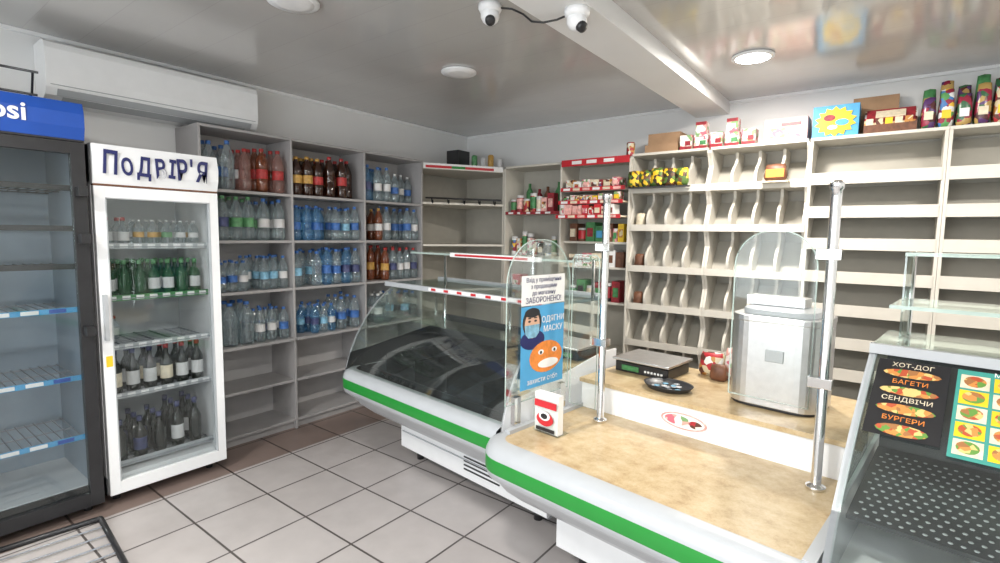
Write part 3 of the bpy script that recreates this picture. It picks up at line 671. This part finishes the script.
k.prism([((x-.85)*.97+.85,(y-.96)*.97+.96) for x,y in pl],2,.834,.845,BLACK)
k.prism([((x-.85)*1.015+.85,(y-.96)*1.015+.96) for x,y in pl],2,1.20,1.225,STEEL)
k.prism([((x-.85)*.8+.85,(y-.96)*.8+.96) for x,y in pl],2,1.225,1.25,LGREY)
k.box((.68,.99,1.25),(.92,1.10,1.29),STEEL); k.box((.83,.793,1.04),(.90,.80,1.09),LGREY)
k.build('stainless_food_warmer',mw=MC,bevel=.003)
k=MB(); k.lathe([(.085,0),(.10,.004),(.115,.022),(.118,.026),(.11,.022),(.09,.008)],(.42,.78,.833),DARKIN,24,1,.8)
for i in range(12): k.lathe([(.014,0),(.014,.003)],(.42+random.uniform(-.06,.06),.78+random.uniform(-.05,.05),.842+i*.0008),[LB_C,LB_W,LGREY][i%3],10)
k.build('coin_tray',mw=MC)
k=MB(); bag(k,.47,1.17,.833,.14,.09,.12,MP1); bag(k,.58,1.17,.833,.10,.08,.16,MP3); bag(k,.53,1.10,.833,.09,.05,.08,BRN); k.build('snack_bags',mw=MC)
# counter 3 : glass display right
u0,u1,v0=1.225,2.75,0
k=MB(); under(k,u0,u1,v0,.60)
k.sweep([(u1,v0,0,-1),(u0,v0,0,-1)],bprof,bm)
k.prism([(v0+.02,.60),(v0+.02,.66),(v0+.85,.66),(v0+.85,.60)],0,u0+.02,u1-.02,WHITE)
g3=[(v0+.02,.685),(v0+.10,.82),(v0+.26,.99),(v0+.40,1.11),(v0+.52,1.20)]
k.surf(g3,u0+.015,u1-.015,'display_glass')
for u in (u0,u1-.02):
    k.prism([(v0-.01,.60)]+g3[:2]+[(v0+.20,.84),(v0+.90,.88),(v0+.90,.60)],0,u,u+.02,LGREY)
    k.prism([g3[1],g3[2],g3[3],g3[4],(v0+.88,1.2),(v0+.88,.88),(v0+.2,.84)],0,u+.006,u+.014,'display_glass')
    k.sheet(g3,0,u,u+.02,-.012,LGREY)
k.box((u0,v0+.50,1.195),(u1,v0+.90,1.215),'display_glass'); k.box((u0,v0+.495,1.192),(u1,v0+.52,1.222),LGREY)
k.box((u0+.03,v0+.60,1.33),(u1,v0+.92,1.338),'display_glass'); k.box((u0+.03,v0+.595,1.328),(u1,v0+.60,1.340),EDGE)
k.box((u0+.05,v0+.70,1.50),(u1,v0+.92,1.508),'display_glass'); k.box((u0+.05,v0+.695,1.498),(u1,v0+.70,1.510),EDGE)
for u in (u0+.05,u1-.3): k.box((u,v0+.70,1.215),(u+.006,v0+.92,1.5),'display_glass'); k.tube([(u,v0+.92,1.2),(u,v0+.92,1.51)],.012,CHROME)
k.prism([(v0+.12,.80),(v0+.12,.812),(v0+.60,.86),(v0+.60,.845)],0,u0+.03,u1-.03,DARKIN)
for i in range(40):
    for j in range(14):
        k.M=Matrix.Translation((u0+.05+i*.024+(j%2)*.012,v0+.14+j*.032,.8147+.03*j*.1072*.97))@Matrix.Rotation(math.radians(5.6),4,'X')
        k.lathe([(.0055,0),(.0055,.0008)],(0,0,0),LGREY,6)
k.M=Matrix.Identity(4)
k.prism([(v0+.60,.70),(v0+.61,.70),(v0+.66,1.18),(v0+.65,1.18)],0,u0+.03,u1-.03,DARKIN)
k.prism([(v0+.14,.685),(v0+.14,.69),(v0+.40,.72),(v0+.40,.715)],0,u0+.28,u0+.75,PAPER)
k.build('glass_display_counter',mw=MC)
a=Vector((0,g3[2][0],g3[2][1])); b=Vector((0,g3[4][0],g3[4][1])); yd=(b-a).normalized(); xd=Vector((1,0,0))
zd=xd.cross(yd)
ML=Matrix((xd,yd,zd)).transposed().to_4x4(); ML.translation=Vector((0,v0+.262,.995))+zd*.006
def menu(name,x0,x1,y0,y1,bg,lines,fields):
    k=MB(); k.box((x0,y0,-.001),(x1,y1,.0),bg)
    for (f0,f1,h0,h1,m) in fields:
        cx=x0+(x1-x0)*(f0+f1)/2; cy=y0+(y1-y0)*(h0+h1)/2; rx=(x1-x0)*(f1-f0)/2; ry=(y1-y0)*(h1-h0)/2
        if m in (PAPER,YEL,CREAM): k.box((cx-rx,cy-ry,0),(cx+rx,cy+ry,.0008),m)
        else: k.prism(el(cx,cy,rx,ry,14),2,.0,.0014,m)
    o=k.build(name,mw=MC@ML)
    for s,sz,m,fx,fy in lines: text(s,sz,m,(x0+(x1-x0)*fx,y0+(y1-y0)*fy,.0018),(1,0,0),(0,1,0),o,ext=.0003)
FOOD=multi('food_photo_print',[(.60,.25,.06),(.45,.08,.03),(.70,.5,.18),(.12,.28,.05),(.35,.15,.05)],70)
menu('menu_poster',u0+.03,u0+.20,.01,.29,BLACK,[('ХОТ-ДОГ',.022,CREAM,.5,.93),('БАГЕТИ',.022,ORANGE,.5,.70),('СЕНДВІЧИ',.022,CREAM,.5,.47),('БУРГЕРИ',.022,ORANGE,.5,.22)],[(.1,.9,.77,.88,FOOD),(.1,.9,.53,.64,FOOD),(.1,.9,.29,.41,FOOD),(.15,.85,.02,.16,FOOD)])
flds=[]
for i in range(3):
    for j in range(5):
        c0,c1,h0,h1=.04+.32*i,.32+.32*i,.04+.185*j,.20+.185*j
        flds.append((c0,c1,h0,h1,[CREAM,YEL][(i+j)%2])); flds.append((c0+.03,c1-.03,h0+.02,h1-.01,FOOD))
menu('menu_poster',u0+.215,u0+.43,-.01,.29,mat('teal_print',(.05,.30,.25),.5),[('МЕНЮ',.02,PAPER,.5,.975)],flds)
